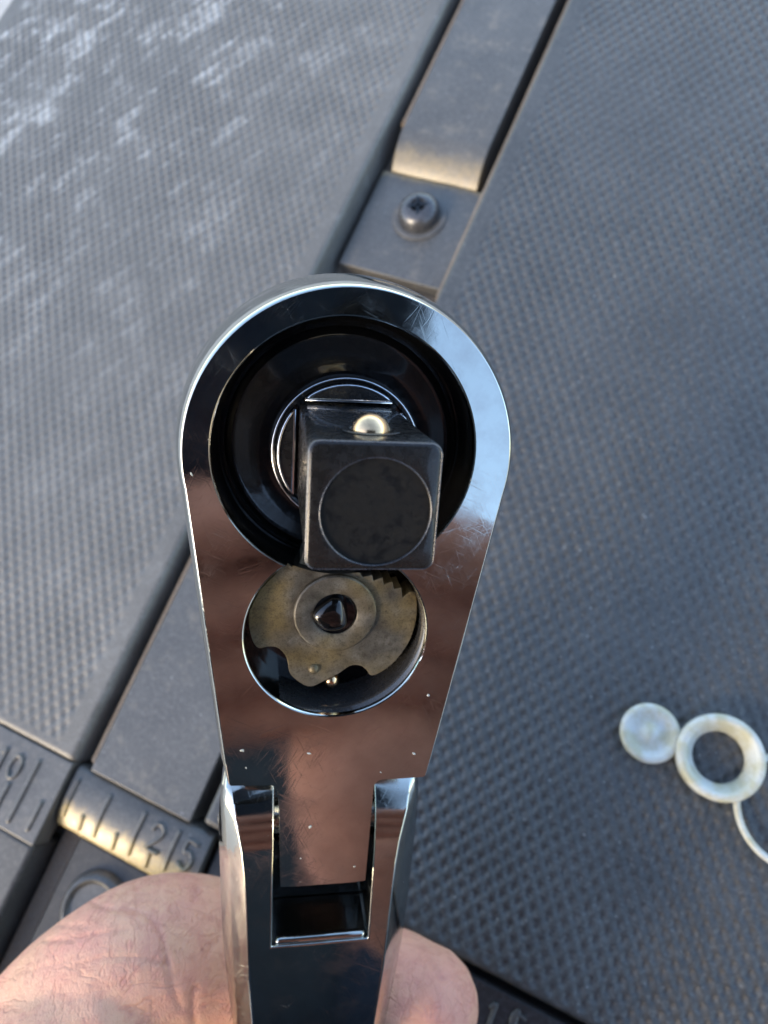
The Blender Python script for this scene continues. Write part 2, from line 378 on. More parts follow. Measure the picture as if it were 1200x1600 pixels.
def blob(name, tubes, m, parent, voxel, smooth_it=6, n=6, seg=20):
    """many overlapping tapered tubes fused into ONE continuous surface"""
    V, Fc = [], []
    for t in tubes:
        vs, fs = tube_geo(t, n, seg); k = len(V); V += vs; Fc += [tuple(i + k for i in f) for f in fs]
    me = bpy.data.meshes.new('m'); me.from_pydata([tuple(c * MM for c in v) for v in V], [], Fc)
    o = link(name, me, m, parent, None)
    r = o.modifiers.new('r', 'REMESH'); r.mode = 'VOXEL'; r.voxel_size = voxel * MM; r.use_smooth_shade = True
    s = o.modifiers.new('s', 'SMOOTH'); s.factor = 0.5; s.iterations = smooth_it
    bake(o); o.data.polygons.foreach_set('use_smooth', [True] * len(o.data.polygons))
    return o

# ------------------------------------------------------------------ ground
g = link('ground', mesh_of([(-3e5, -3e5, -66), (3e5, -3e5, -66), (3e5, 3e5, -66), (-3e5, 3e5, -66)], [(0, 1, 2, 3)]), M['ground'], None, None)
g['kind'] = 'structure'

# ------------------------------------------------------------------ toolbox lid
lid = empty('toolbox_lid', Matrix.Identity(4), 'dark grey plastic toolbox lid with raised dot grain, centre channel and moulded ruler', 'toolbox lid')
def grain_panel(name, x0, x1, y0, y1, margins, m, step=0.33, amp=0.34, ztop=0.0, depth=58):
    nx = int((x1 - x0) / step) + 1; ny = int((y1 - y0) / step) + 1
    X, Y = np.meshgrid(np.linspace(x0, x1, nx), np.linspace(y0, y1, ny))
    a = X / 2.8 + Y / 4.0; b = X / 2.8 - Y / 4.0
    h = np.cos(2 * np.pi * a) + np.cos(2 * np.pi * b)                 # -2 .. 2, one bump per lattice cell
    v = h / 2.0
    w_ = np.clip((-v - 0.02) / 0.62, 0, 1); w_ = w_ * w_ * (3 - 2 * w_)  # round dimple
    u_ = np.clip((v - 0.1) / 0.8, 0, 1); u_ = u_ * u_ * (3 - 2 * u_)    # low swelling between dimples
    h = -1.0 * w_ + 0.45 * u_
    ml, mr, mb, mt = margins
    k = np.ones_like(X)
    for dist, mg in ((X - x0, ml), (x1 - X, mr), (Y - y0, mb), (y1 - Y, mt)):
        k *= np.clip((dist - mg) / 0.9, 0, 1)
    gx, gy = np.linspace(x0, x1, 40), np.linspace(y0, y1, 60)           # uneven, partly worn-down relief
    gn = np.array([[mnoise.fractal(Vector((a_ * 0.03, b_ * 0.03, 3.1)), 1.0, 2.0, 4) for a_ in gx] for b_ in gy])
    row = np.array([np.interp(X[0], gx, r_) for r_ in gn]); wob = np.stack([np.interp(Y[:, 0], gy, row[:, i_]) for i_ in range(nx)], 1)
    wob = np.clip(0.85 + 0.55 * wob, 0.3, 1.25)
    Z = ztop + amp * h * k * wob
    # rounded edge
    for dist in (X - x0, x1 - X, Y - y0, y1 - Y):
        e = np.clip(1.4 - dist, 0, 1.4); Z = Z - (1.4 - np.sqrt(np.maximum(1.96 - e * e, 0)))
    V = np.stack([X, Y, Z], -1).reshape(-1, 3) * MM
    idx = np.arange(nx * ny).reshape(ny, nx)
    Q = np.stack([idx[:-1, :-1], idx[:-1, 1:], idx[1:, 1:], idx[1:, :-1]], -1).reshape(-1, 4)
    # skirt
    br = np.concatenate([idx[0, :], idx[1:, -1], idx[-1, -2::-1], idx[-2:0:-1, 0]])
    sk = V[br].copy(); sk[:, 2] = -depth * MM
    k0 = len(V); V = np.vstack([V, sk]); nb = len(br); i = np.arange(nb); j = (i + 1) % nb
    Q = np.vstack([Q, np.stack([br[i], k0 + i, k0 + j, br[j]], -1)])
    me = bpy.data.meshes.new('m'); me.vertices.add(len(V)); me.vertices.foreach_set('co', V.ravel())
    me.loops.add(Q.size); me.loops.foreach_set('vertex_index', Q.ravel().astype(np.int32))
    me.polygons.add(len(Q)); me.polygons.foreach_set('loop_start', (np.arange(len(Q)) * 4).astype(np.int32))
    me.update(calc_edges=True); me.validate()
    return link(name, me, m, lid, 55)
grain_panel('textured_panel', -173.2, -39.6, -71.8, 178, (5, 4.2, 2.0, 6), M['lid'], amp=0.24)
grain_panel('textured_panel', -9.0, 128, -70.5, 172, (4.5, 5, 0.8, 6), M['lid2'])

def rail(name, prof, y0, y1, m, bev=0.5):
    """cross-section prof [(x,z)] run along the channel"""
    n = len(prof)
    vs = [(x, y0, z) for x, z in prof] + [(x, y1, z) for x, z in prof]
    fs = [tuple(range(n)), tuple(range(2 * n - 1, n - 1, -1))] + [(i, (i + 1) % n, n + (i + 1) % n, n + i) for i in range(n)]
    o = link(name, mesh_of(vs, fs), m, lid, 40)
    if bev: bevel(o, bev, 3)
    return o
rail('channel_floor', [(-39.4, -12), (-9.2, -12), (-9.2, -10), (-39.4, -10)], -200, 226, M['wallp'], 0)
# long flat bar in the channel, upper run with its sloping end, then the screw plate, then the lower run
def run_profile(name, x0, x1, prof_yz, m, zb=-10, chamf=0.3, bev=0.22):
    """prof_yz: top line [(y,z)] along the channel; sides lean out to the floor"""
    vs, fs = [], []
    for y, z in prof_yz:
        vs += [(x0 - chamf, y, zb), (x0, y, z), (x1, y, z), (x1 + chamf * 0.3, y, zb)]
    K = len(prof_yz)
    for k in range(K - 1):
        a, b = 4 * k, 4 * k + 4
        for i in range(4): fs.append((a + i, a + (i + 1) % 4, b + (i + 1) % 4, b + i))
    fs.append((0, 1, 2, 3)); fs.append(tuple(4 * (K - 1) + i for i in (3, 2, 1, 0)))
    o = link(name, mesh_of(vs, fs), m, lid, 30)
    if bev: bevel(o, bev, 3, 28)
    return o
def ease(y0, z0, y1, z1, n=8):
    return [(y0 + (y1 - y0) * t, z0 + (z1 - z0) * (1 - math.cos(math.pi * t)) / 2) for t in [k / n for k in range(n + 1)]]
run_profile('channel_bar', -35.7, -12.4, [(228, -1.0), (120, -1.0)] + [(97.0 - 14.6 * math.sin(math.radians(a)), -1.0 - 14.6 * (1 - math.cos(math.radians(a)))) for a in range(4, 49, 4)], M['strap'])
run_profile('screw_plate', -37.6, -9.6, [(86.0, -5.9), (85.4, -5.6), (57.0, -5.6)], M['strap'], chamf=0.4)
run_profile('channel_bar', -35.7, -11.6, [(44, -1.0), (-71.6, -1.0)], M['strap'])
for y0, y1 in ((-70.3, 43.5), (98, 226)):
    rail('bar_flank', [(-35.95, -9.9), (-35.95, -1.35), (-36.5, -1.6), (-37.6, -3.0), (-37.7, -9.9)], y0, y1, M['wallp'], 0.2)
rail('added_lit_panel_lip', [(-9.1, -9), (-9.1, -1.7), (-9.9, -2.6), (-10.1, -9)], 53, 226, M['wallp'], 0.2)  # added strip painting the warm light caught on the panel's edge
# screw with its washer collar
sx, sy = -23.2, 75.0
lathe('washer', [(6.9, -5.7), (6.8, -5.2), (6.2, -4.95), (5.4, -5.05), (4.6, -5.3)], M['strap'], lid, sx, sy, cap1=False)
scw = lathe('screw', [(5.0, -5.8), (5.0, -3.4), (4.6, -2.3), (3.8, -1.6), (2.6, -1.2), (2.0, -1.15), (1.8, -1.9), (0.7, -2.6)], M['screw'], lid, sx, sy, n=48)
for a in (0.4, 0.4 + math.pi / 2):
    c, s_ = math.cos(a), math.sin(a)
    o = prism('cross_slot', [(sx + c * u - s_ * v, sy + s_ * u + c * v) for u, v in ((-2.6, -0.4), (2.6, -0.4), (2.6, 0.4), (-2.6, 0.4))], -2.2, -1.14, M['bore'], scw)
# moulded ruler
rul = rail('ruler_plate', [(-175, -6), (-39.6, -6), (-39.6, -0.5), (-175, -0.5)], -89.0, -71.9, M['strap'], 0.3)
def slope_plate(name, x0, x1, prof, m, bev=0.0):
    vs, fs = [], []
    for y, z in prof: vs += [(x0, y, z), (x1, y, z), (x1, y, -12), (x0, y, -12)]
    K = len(prof)
    for k in range(K - 1):
        a, b = 4 * k, 4 * k + 4
        for i in range(4): fs.append((a + i, a + (i + 1) % 4, b + (i + 1) % 4, b + i))
    fs.append((0, 1, 2, 3)); fs.append(tuple(4 * (K - 1) + i for i in (3, 2, 1, 0)))
    return link(name, mesh_of(vs, fs), m, lid, 50)
RT = [(-71.9, -3.2), (-72.2, -2.4), (-72.8, -2.0), (-77.0, -2.0)]
arc = [(-77.0 - 14.4 * math.sin(math.radians(a)), -2.0 - 14.4 * (1 - math.cos(math.radians(a)))) for a in range(3, 31, 3)] + [(-84.4, -4.3), (-84.6, -4.9)]
mr = slope_plate('ruler_plate', -38.9, -6.2, RT + arc + [(-84.7, -9)], M['strap'])
def ruler_z(y):
    if y > -77.0: return -2.0
    q = min(0.52, (-77.0 - y) / 14.4); return -2.0 - 14.4 * (1 - math.sqrt(1 - q * q))
def tick(parent, x, y0, y1, zf, wd=0.55, h=0.55):
    pts = []
    K = 7
    for k in range(K + 1):
        y = y0 + (y1 - y0) * k / K; pts.append((x + (y0 - y) * 0.02 * -1, y, zf(y) + h - wd, wd))
    return tube('tick', pts, M['strap'], parent, 2, 10)
for x, y0, y1 in ((-37.6, -74.7, -82.0), (-29.6, -74.5, -82.6), (-21.1, -74.2, -82.4), (-12.9, -74.3, -81.6), (-33.4, -80.4, -82.9), (-25.0, -80.3, -83.0), (-17.0, -80.2, -82.9), (-9.0, -80.2, -82.7)):
    tick(mr, x, y0, y1, ruler_z)
flat = lambda y: -0.5
for x, y0, y1 in ((-46.7, -74.6, -87.0), (-42.1, -81.2, -86.6), (-50.7, -81.2, -86.6), (-54.9, -81.2, -86.6), (-59.2, -74.6, -87.0)):
    tick(rul, x, y0, y1, flat)
def digit(parent, kind, cx, cy, h, z):
    r = 0.42
    S = {'0': [(0.5 + 0.42 * math.sin(a), 0.5 + 0.5 * math.cos(a)) for a in [2 * math.pi * k / 16 for k in range(17)]],
         '1': [(0.3, 0.8), (0.5, 1.0), (0.5, 0.5), (0.5, 0.0)],
         '2': [(0.1, 0.76), (0.2, 0.95), (0.5, 1.02), (0.82, 0.88), (0.82, 0.66), (0.55, 0.38), (0.1, 0.02), (0.3, 0.0), (0.92, 0.0)],
         '3': [(0.12, 0.9), (0.5, 1.0), (0.85, 0.8), (0.5, 0.55), (0.88, 0.3), (0.5, 0.0), (0.1, 0.12)],
         '5': [(0.85, 1.0), (0.22, 1.0), (0.2, 0.58), (0.55, 0.64), (0.88, 0.4), (0.72, 0.06), (0.4, 0.0), (0.1, 0.12)]}[kind]
    pts = [(cx + (u - 0.5) * h * 0.62, cy + (v - 0.5) * h, z + 0.12, r) for u, v in S]
    return tube('digit', pts, M['strap'], parent, 4, 10)
digit(rul, '0', -51.2, -77.6, 4.6, -0.5); digit(rul, '1', -54.7, -77.6, 4.6, -0.5)
digit(mr, '2', -16.9, -77.2, 5.0, -2.0); digit(mr, '5', -9.4, -77.3, 5.2, -2.0)
# right-hand ruler strip below the grain, and the lower trays
rr = rail('ruler_plate', [(-5.4, -9), (150, -9), (150, -4.2), (-5.4, -4.2)], -89, -72.6, M['dark'], 0.8)
for k in range(14):
    x = 40 + k * 4.2; tick(rr, x, -74.6 if k % 2 == 0 else -81.2, -87, lambda y: -4.2)
digit(rr, '1', 53.0, -77.4, 4.6, -4.2); digit(rr, '5', 57.2, -77.4, 4.6, -4.2)
rail('lower_tray', [(-175, -12), (-40.2, -12), (-40.2, -2.2), (-175, -2.2)], -150, -89.3, M['lid2'], 1.2)
low = rail('lower_tray', [(-35.0, -12), (150, -12), (150, -7.2), (-35.0, -7.2)], -150, -84.9, M['dark'], 1.2)
lathe('round_boss', [(7.4, -7.3), (6.9, -6.0), (6.2, -5.3), (5.6, -5.1), (5.0, -5.5), (4.7, -6.0), (3.0, -6.05)], M['strap'], low, -24.6, -95.8, n=64)
rail('lid_body', [(-173, -63), (149, -63), (149, -13), (-173, -13)], -149, 176, M['strap'], 0)

# ------------------------------------------------------------------ white plastic cap on the lid
cap = empty('plastic_cap', Matrix.Translation(Vector((74.3, -21.1, 0.3)) * MM), 'yellowed white plastic ring and flip disc with thin looped tether on the lid', 'cap')
lathe('ring', [(6.9, 0.0), (7.35, 0.5), (7.4, 2.4), (7.15, 3.1), (6.6, 3.4), (6.0, 3.25), (5.6, 2.6), (4.6, 1.5), (4.4, 0.9), (4.45, 0.0), (6.9, 0.0)], M['white'], cap, cap1=False, n=72, sharp=50)
lathe('flip_disc', [(4.6, 0.0), (5.15, 0.4), (5.25, 1.3), (5.0, 1.9), (4.5, 2.15), (3.9, 2.0), (3.3, 1.55), (2.3, 1.4), (1.7, 1.6), (1.2, 2.0), (0.6, 2.2), (0.15, 2.25)], M['white'], cap, -11.9, -0.7, n=72, cap0=True, sharp=60)
prism('hinge_tab', [(-7.6, -1.6), (-6.7, -1.6), (-6.7, 1.2), (-7.6, 1.2)], 0.4, 1.5, M['white'], cap, 0.15)
loop = [(13.8 + 9.4 * math.cos(a), -3.7 + 9.2 * math.sin(a), 1.0 + 0.25 * math.sin(a * 2)) for a in [2 * math.pi * k / 60 for k in range(60)]]
loop_tube('tether_loop', loop, 0.6, M['white'], cap, 12)

# ------------------------------------------------------------------ ratchet wrench
XT = Vector((0.9859368, -0.0127478, -0.1666314)); YT = Vector((0.0607655, 0.9561840, 0.2863907)); ZT = Vector((0.1556794, -0.2924886, 0.9435117))
TP = Vector((-3.4018, 5.24685, -64.0))
R = Matrix((XT, YT, ZT)).transposed()
tool_m = Matrix.Translation(c2w(TP) * MM) @ (RC @ R).to_4x4()
tool = empty('ratchet_wrench', tool_m, 'chrome flex-head ratchet wrench with open head and dark square drive, held over the lid', 'ratchet wrench')
def t2w(p): return (tool_m @ (Vector(p) * MM)) / MM

# head outline, counter-clockwise, with tongue
HC = (0.5, -0.5); HR = 14.85
out = []; scl = []
TL_, TR_ = -5.35, 4.55
def add(x, y, s=1.0): out.append((x, y)); scl.append(s)
a0, a1 = -12, 192
for k in range(73):
    a = math.radians(a0 + (a1 - a0) * k / 72); add(HC[0] + HR * math.cos(a), HC[1] + HR * math.sin(a))
xl0, yl0 = out[-1]
for k in range(1, 13):
    t = k / 12; add(xl0 + (-10.35 - xl0) * t, yl0 + (-34.55 - yl0) * t, 1.0 if k < 12 else 0.6)
add(-10.2, -34.75, 0.3); add(-8, -34.85, 0.1); add(-6.4, -34.9, 0.1)
for k in range(1, 5):
    a = math.radians(90 - 22.5 * k); add(-6.4 + 1.0 * math.cos(a), -35.9 + 1.0 * math.sin(a), 0.1)
for k in range(1, 9): add(TL_ + (-4.95 - TL_) * k / 8, -35.9 + (-48.0 + 35.9) * k / 8, 0.1)
for k in range(1, 6): add(-4.95 + (4.3 + 4.95) * k / 6, -48.1, 0.1)
for k in range(0, 9): add(4.3 + (TR_ - 4.3) * k / 8, -48.0 + (-35.9 + 48.0) * k / 8, 0.1)
for k in range(1, 5):
    a = math.radians(180 - 22.5 * k); add(TR_ + 1.0 + 1.0 * math.cos(a), -35.9 + 1.0 * math.sin(a), 0.1)
add(7.5, -34.9, 0.1); add(9.8, -34.85, 0.3); add(10.05, -34.65, 0.6)
xr0, yr0 = out[0]
for k in range(1, 13):
    t = k / 13; add(10.1 + (xr0 - 10.1) * t, -34.5 + (yr0 + 34.5) * t)
n = len(out); P2 = np.array(out)
tan = np.roll(P2, -1, 0) - np.roll(P2, 1, 0); nor = np.stack([tan[:, 1], -tan[:, 0]], 1); nor /= np.linalg.norm(nor, axis=1)[:, None]
SC = np.array(scl)
def offs(d, z, dmin=0.0): return [(*(P2[i] + nor[i] * (d * SC[i] if d > 0 else d * max(SC[i], 0.25))), z) for i in range(n)]
prof = [(0, 0), (0.08, -0.03), (0.14, -0.10), (0.28, -0.32), (0.44, -0.72), (0.62, -1.4), (0.82, -2.6), (1.02, -4.2), (1.2, -6.2), (1.32, -8.5), (1.36, -10.2), (1.2, -11.8), (0.7, -13.0), (-0.4, -13.8), (-2.5, -14.2)]
# inner loop: drive bore and selector pocket run into each other
BR, PR, PC = 12.1, 9.05, (-0.1, -18.1)
inter = []
dy = -PC[1]; yy = -(BR ** 2 - PR ** 2 + dy ** 2) / (2 * dy); xx = math.sqrt(BR ** 2 - yy ** 2)
def inner(off):
    br, pr = BR + off, PR + off
    y0 = -(br ** 2 - pr ** 2 + dy ** 2) / (2 * dy); x0 = math.sqrt(br ** 2 - y0 ** 2)
    aL = math.atan2(y0, -x0); aL = aL + 2 * math.pi if aL < 0 else aL
    aR = math.atan2(y0, x0)
    lp = []
    for k in range(97):
        a = aR + (aL - aR) * k / 96; lp.append((br * math.cos(a), br * math.sin(a)))
    bL = math.atan2(y0 - PC[1], -x0 - PC[0]); bR = math.atan2(y0 - PC[1], x0 - PC[0])
    bR2 = bR + 2 * math.pi
    for k in range(1, 80):
        a = bL + (bR2 - bL) * k / 80; lp.append((PC[0] + pr * math.cos(a), PC[1] + pr * math.sin(a)))
    return lp
bm = bmesh.new()
def loop_edges(pts):
    vs = [bm.verts.new((x * MM, y * MM, z * MM)) for x, y, z in pts]
    return vs
rows = [loop_edges(offs(d, z)) for d, z in prof]
for a, b in zip(rows[:-1], rows[1:]):
    for i in range(n): bm.faces.new((a[i], a[(i + 1) % n], b[(i + 1) % n], b[i]))
bm.faces.new(rows[-1])
irow = [loop_edges([(x, y, z) for x, y in inner(o)]) for o, z in ((0.0, 0.0), (-0.10, -0.05), (-0.17, -0.16), (-0.20, -0.6), (-0.2, -5.2))]
ni = len(irow[0])
for a, b in zip(irow[:-1], irow[1:]):
    for i in range(ni): bm.faces.new((a[(i + 1) % ni], a[i], b[i], b[(i + 1) % ni]))
e0 = [bm.edges.get((rows[0][i], rows[0][(i + 1) % n])) for i in range(n)] + [bm.edges.get((irow[0][i], irow[0][(i + 1) % ni])) for i in range(ni)]
bmesh.ops.triangle_fill(bm, edges=e0, use_beauty=True, normal=(0, 0, 1))
bmesh.ops.recalc_face_normals(bm, faces=bm.faces)
me = bpy.data.meshes.new('m'); bm.to_mesh(me); bm.free()
head = link('head', me, M['chrome'], tool, 28)
flat_up = [not (p.normal.z > 0.9995) for p in me.polygons]; me.polygons.foreach_set('use_smooth', flat_up)

# bore floor with stepped rings, dark and oily
lathe('bore_ring', [(11.9, -0.7), (11.75, -1.6), (11.55, -2.6), (11.35, -4.4)], M['bore'], tool, cap1=False)
bore = lathe('bore_floor', [(12.2, -4.7), (11.0, -4.6), (10.6, -4.2), (10.3, -4.0), (9.9, -4.05), (9.0, -4.5), (7.4, -4.6)], M['bore'], tool)
lathe('pocket_floor', [(9.4, -5.0), (4.0, -5.1)], M['bore'], tool, PC[0], PC[1])
DX, DY = 0.28, -0.42
lathe('drive_collar', [(7.15, -4.7), (7.1, -3.1), (6.95, -2.75), (6.7, -2.6), (6.45, -2.65), (6.35, -3.1), (5.9, -3.2), (3, -3.2)], M['bore'], tool, DX, DY)
loop_tube('worn_highlight_rim', circ(6.85, -2.6, 96, DX, DY), 0.12, M['rim'], tool)  # bright tube paints the sky highlight on the worn collar edge
HS = 4.68
def moon(rot):
    c0 = HS + 0.22; r = 6.3; a = math.acos(c0 / r); pts = []
    for k in range(17):
        t = -a + 2 * a * k / 16; pts.append((r * math.sin(t), r * math.cos(t)))
    q = [(DX + x * math.cos(rot) - y * math.sin(rot), DY + x * math.sin(rot) + y * math.cos(rot)) for x, y in pts]
    o = prism('half_moon_ledge', q, -3.3, -1.9, M['black'], tool, 0.1, 2)
    loop_tube('worn_highlight_rim', [(x, y, -1.88) for x, y in q], 0.14, M['rim'], o)  # same painted highlight round the half-moon
for k in range(4): moon(k * math.pi / 2)
# square drive
def sq(h, r, z, nn=6):
    p = rrect(-h, h, -h, h, r, nn); o = []
    for i, a in enumerate(p):
        b = p[(i + 1) % len(p)]; k = 16 if math.dist(a, b) > h else 1
        o += [(a[0] + (b[0] - a[0]) * j / k + DX, a[1] + (b[1] - a[1]) * j / k + DY, z) for j in range(k)]
    return o
RCx, RCy, RCr = DX + 0.2, DY - 0.35, 3.95
base = sq(HS, 0.75, -3.2)
L = [sq(HS - 0.2, 0.75, -3.2), sq(HS - 0.12, 0.75, 9.0), sq(HS, 0.8, 15.15), sq(HS - 0.03, 0.8, 15.36), sq(HS - 0.1, 0.8, 15.5), sq(HS - 0.2, 0.8, 15.57), sq(HS - 0.34, 0.8, 15.6)]
nn = len(L[0])
def tocirc(r, z):
    o = []
    for x, y, _ in L[-1]:
        a = math.atan2(y - RCy, x - RCx); o.append((RCx + r * math.cos(a), RCy + r * math.sin(a), z))
    return o
L += [tocirc(RCr + 0.1, 15.66), tocirc(RCr, 15.64), tocirc(RCr - 0.07, 15.58), tocirc(RCr - 0.1, 15.44)]
drv = rings('square_drive', L, M['drive'], tool, cap0=True, cap1=False, sharp=40)
rings('tip_recess', [tocirc(RCr - 0.09, 15.46), tocirc(RCr - 0.5, 15.42), tocirc(1.5, 15.40)], M['tipdark'], drv, sharp=60)
loop_tube('worn_edge', sq(HS - 0.07, 0.8, 15.47), 0.05, M['edge'], drv)
loop_tube('worn_edge', [(x, y, 15.62) for x, y, _ in tocirc(RCr, 0)], 0.035, M['edge'], drv)
# detent ball and its socket on the upper flat
def sphere(name, r, loc, m, parent, seg=32):
    bm = bmesh.new(); bmesh.ops.create_uvsphere(bm, u_segments=seg, v_segments=seg // 2, radius=r * MM)
    bmesh.ops.translate(bm, verts=bm.verts, vec=Vector(loc) * MM); me = bpy.data.meshes.new('m'); bm.to_mesh(me); bm.free()
    return link(name, me, m, parent, None)
BZ = 11.3
sphere('detent_ball', 1.45, (DX + 0.15, DY + HS - 0.18, BZ), M['ball'], drv)
so = []
for r, d in ((2.0, 0.02), (1.9, 0.08), (1.7, 0.09), (1.5, 0.03), (1.42, -0.2)):
    so.append([(DX + 0.15 + r * 1.12 * math.cos(a), DY + HS + d, BZ + r * math.sin(a)) for a in [2 * math.pi * k / 40 for k in range(40)]])
rings('ball_socket', so, M['drive'], drv, cap1=False, sharp=None)

# pawl in its pocket
pw = [(-5.23, -10.67), (-4.58, -11.45), (-3.76, -11.05), (-3.44, -9.69), (-2.31, -10.56), (-1.43, -9.68), (-0.28, -10.66), (0.8, -9.87), (1.62, -11.45), (2.34, -12.55), (3.3, -12.35), (3.45, -12.95), (4.34, -12.6), (4.5, -13.35), (5.35, -13.05), (5.55, -13.85), (6.3, -13.7), (6.5, -14.75), (7.1, -14.2), (7.74, -14.25), (8.02, -15.36), (8.06, -17.26), (7.54, -19.6), (6.29, -21.75), (4.88, -23.04), (3.8, -23.45), (3.27, -22.77), (2.55, -22.27), (1.57, -22.29), (0.44, -23.13), (-0.9, -23.86), (-2.05, -24.48), (-3.02, -24.34), (-4.4, -23.1), (-4.72, -21.7), (-5.02, -20.84), (-5.79, -20.08), (-6.73, -19.95), (-7.56, -20.1), (-8.13, -19.4), (-8.51, -17.85), (-8.55, -16.42), (-8.25, -15.41), (-7.36, -13.61), (-6.11, -12.23)]
ps = []
for i in range(len(pw)):           # round the lower scallops, keep the teeth crisp
    p, q = pw[i], pw[(i + 1) % len(pw)]
    if 18 <= i <= 42:
        a_, b_ = pw[i - 1], pw[(i + 2) % len(pw)]
        for t in (0, 0.33, 0.67):
            ps.append(tuple(0.5 * (2 * p[c] + (-a_[c] + q[c]) * t + (2 * a_[c] - 5 * p[c] + 4 * q[c] - b_[c]) * t * t + (-a_[c] + 3 * p[c] - 3 * q[c] + b_[c]) * t ** 3) for c in (0, 1)))
    else: ps.append(p)
pawl = prism('pawl', ps, -4.6, -1.5, M['pawl'], tool, 0.14, 2)
lathe('pawl_boss', [(4.12, -1.55), (4.05, -1.15), (3.9, -1.02), (3.7, -1.0), (2.3, -1.0), (2.15, -1.1), (2.05, -1.5)], M['pawl'], pawl, -0.2, -16.3, cap1=False)
tri = [(-0.61, -14.38), (0.42, -14.65), (0.98, -16.58), (0.87, -17.51), (-0.09, -17.95), (-1.41, -17.78), (-2.37, -16.74), (-2.45, -16.03), (-1.69, -15.13)]
tcx, tcy = -0.62, -16.3
trs = [tuple(v[:2]) for v in catmull([(x, y, 0) for x, y in tri + tri[:1]], 4)][:-1]
def post_ring(k, z, rd):
    o = []
    for x, y in trs:
        a = math.atan2(y - tcy, x - tcx); o.append((tcx + ((x - tcx) * (1 - rd) + 1.75 * math.cos(a) * rd) * k, tcy + ((y - tcy) * (1 - rd) + 1.75 * math.sin(a) * rd) * k, z))
    return o
rings('selector_post', [post_ring(*q) for q in ((0.98, -2.0, 0), (0.97, -1.0, 0), (0.95, -0.72, 0.05), (0.89, -0.48, 0.15), (0.78, -0.3, 0.35), (0.6, -0.16, 0.6), (0.38, -0.08, 0.85), (0.12, -0.04, 1.0))], M['bore'], pawl, sharp=None)
lathe('oil_well', [(2.25, -1.14), (1.7, -1.3), (0.5, -1.4)], M['bore'], pawl, -0.55, -16.35, n=48)
sphere('index_dimple', 0.62, (-2.1, -22.5, -1.72), M['pawl'], pawl, 20)
sphere('spring_ball', 0.85, (-0.1, -24.7, -3.2), M['ball'], tool, 24)
# polished wall showing at the right-hand side of the pocket
al = [math.radians(-128 + k * 165 / 48) for k in range(49)]
vs = []
for dr, z in ((0.0, -0.5), (0.22, -0.75), (0.32, -1.4), (0.5, -4.9)):
    for i, a in enumerate(al):
        r = 8.86 - dr * 1.5 * math.sin(math.pi * i / 48) ** 0.8; vs.append((PC[0] + r * math.cos(a), PC[1] + r * math.sin(a), z))
fs = [(k * 49 + i, k * 49 + i + 1, (k + 1) * 49 + i + 1, (k + 1) * 49 + i) for k in range(3) for i in range(48)]
link('pocket_sleeve', mesh_of(vs, fs), M['sleeve'], tool, 50)

def speck(x, y, r, m, parent):
    bm = bmesh.new()
    for k in range(2):
        ox, oy, rr = rng.uniform(-1, 1) * r, rng.uniform(-1, 1) * r * 0.8, r * (1 if k == 0 else rng.uniform(0.3, 0.6)); an = rng.uniform(0, 3.1); st = rng.uniform(0.35, 0.8)
        g_ = bmesh.ops.create_icosphere(bm, subdivisions=2, radius=1.0)
        for v in g_['verts']:
            q = rr * (1 + 0.45 * mnoise.noise(v.co * 1.6 + Vector((x, y, k)) * 3)); u, w_ = v.co.x * q, v.co.y * q * st
            v.co = Vector((x + (k and ox) + u * math.cos(an) - w_ * math.sin(an), y + (k and oy) + u * math.sin(an) + w_ * math.cos(an), 0.01 + v.co.z * rr * 0.3)) * MM
    me = bpy.data.meshes.new('m'); bm.to_mesh(me); bm.free(); return link('dirt_glint_speck', me, m, parent, None)
for x, y, r in ((-13.55, -2.2, 0.2), (-9.1, -30.6, 0.2), (-2.4, -31.3, 0.22), (-8.7, -32.7, 0.11), (-2.0, -40.4, 0.22), (9.6, -25.0, 0.16), (3.0, -46.0, 0.14), (-2.9, -44.4, 0.08), (8.6, -31.9, 0.2), (5.2, -34.0, 0.1)):
    speck(x, y, r, M['white'], head)  # white colour stands for the glints on specks and pits

# flex handle
cx = -0.5
HY = [(-35.2, 9.9, 10.2, -6.3), (-36.5, 9.85, 10.6, -5.0), (-37.9, 9.75, 10.9, -3.6), (-39.2, 9.55, 11.05, -2.55), (-40.5, 9.3, 11.15, -1.85), (-42, 8.95, 11.2, -1.4), (-44, 8.6, 11.25, -1.08), (-47, 8.3, 11.2, -0.85), (-51, 8.1, 11.1, -0.8), (-56, 7.95, 11.0, -0.8), (-62, 7.75, 10.7, -0.8), (-68, 7.35, 10.2, -0.8), (-76, 6.9, 9.4, -0.9), (-90, 6.4, 8.6, -1.0), (-115, 6.2, 8.0, -1.2), (-150, 6.6, 8.2, -1.2), (-180, 6.4, 8.0, -1.4)]
vs, fs = [], []
for y, w1, w2, zt in HY:
    zb = -11.5; zm = min(zt - 0.8, -4.6)
    sec = [(-w1, zt), (w1, zt), (w1 + 0.55 * (w2 - w1), zt * 0.5 + zm * 0.5 + 0.3), (w2, zm), (w2, -7.5), (w1, zb), (-w1, zb), (-w2, -7.5), (-w2, zm), (-w1 - 0.55 * (w2 - w1), zt * 0.5 + zm * 0.5 + 0.3)]
    vs += [(cx + x, y, z) for x, z in sec]
k_ = 10
for k in range(len(HY) - 1):
    for i in range(k_):
        j = (i + 1) % k_; fs.append((k * k_ + i, k * k_ + j, (k + 1) * k_ + j, (k + 1) * k_ + i))
fs.append(tuple(range(k_))); fs.append(tuple((len(HY) - 1) * k_ + i for i in range(k_ - 1, -1, -1)))
handle = link('handle', mesh_of(vs, fs), M['chrome'], None, 30)
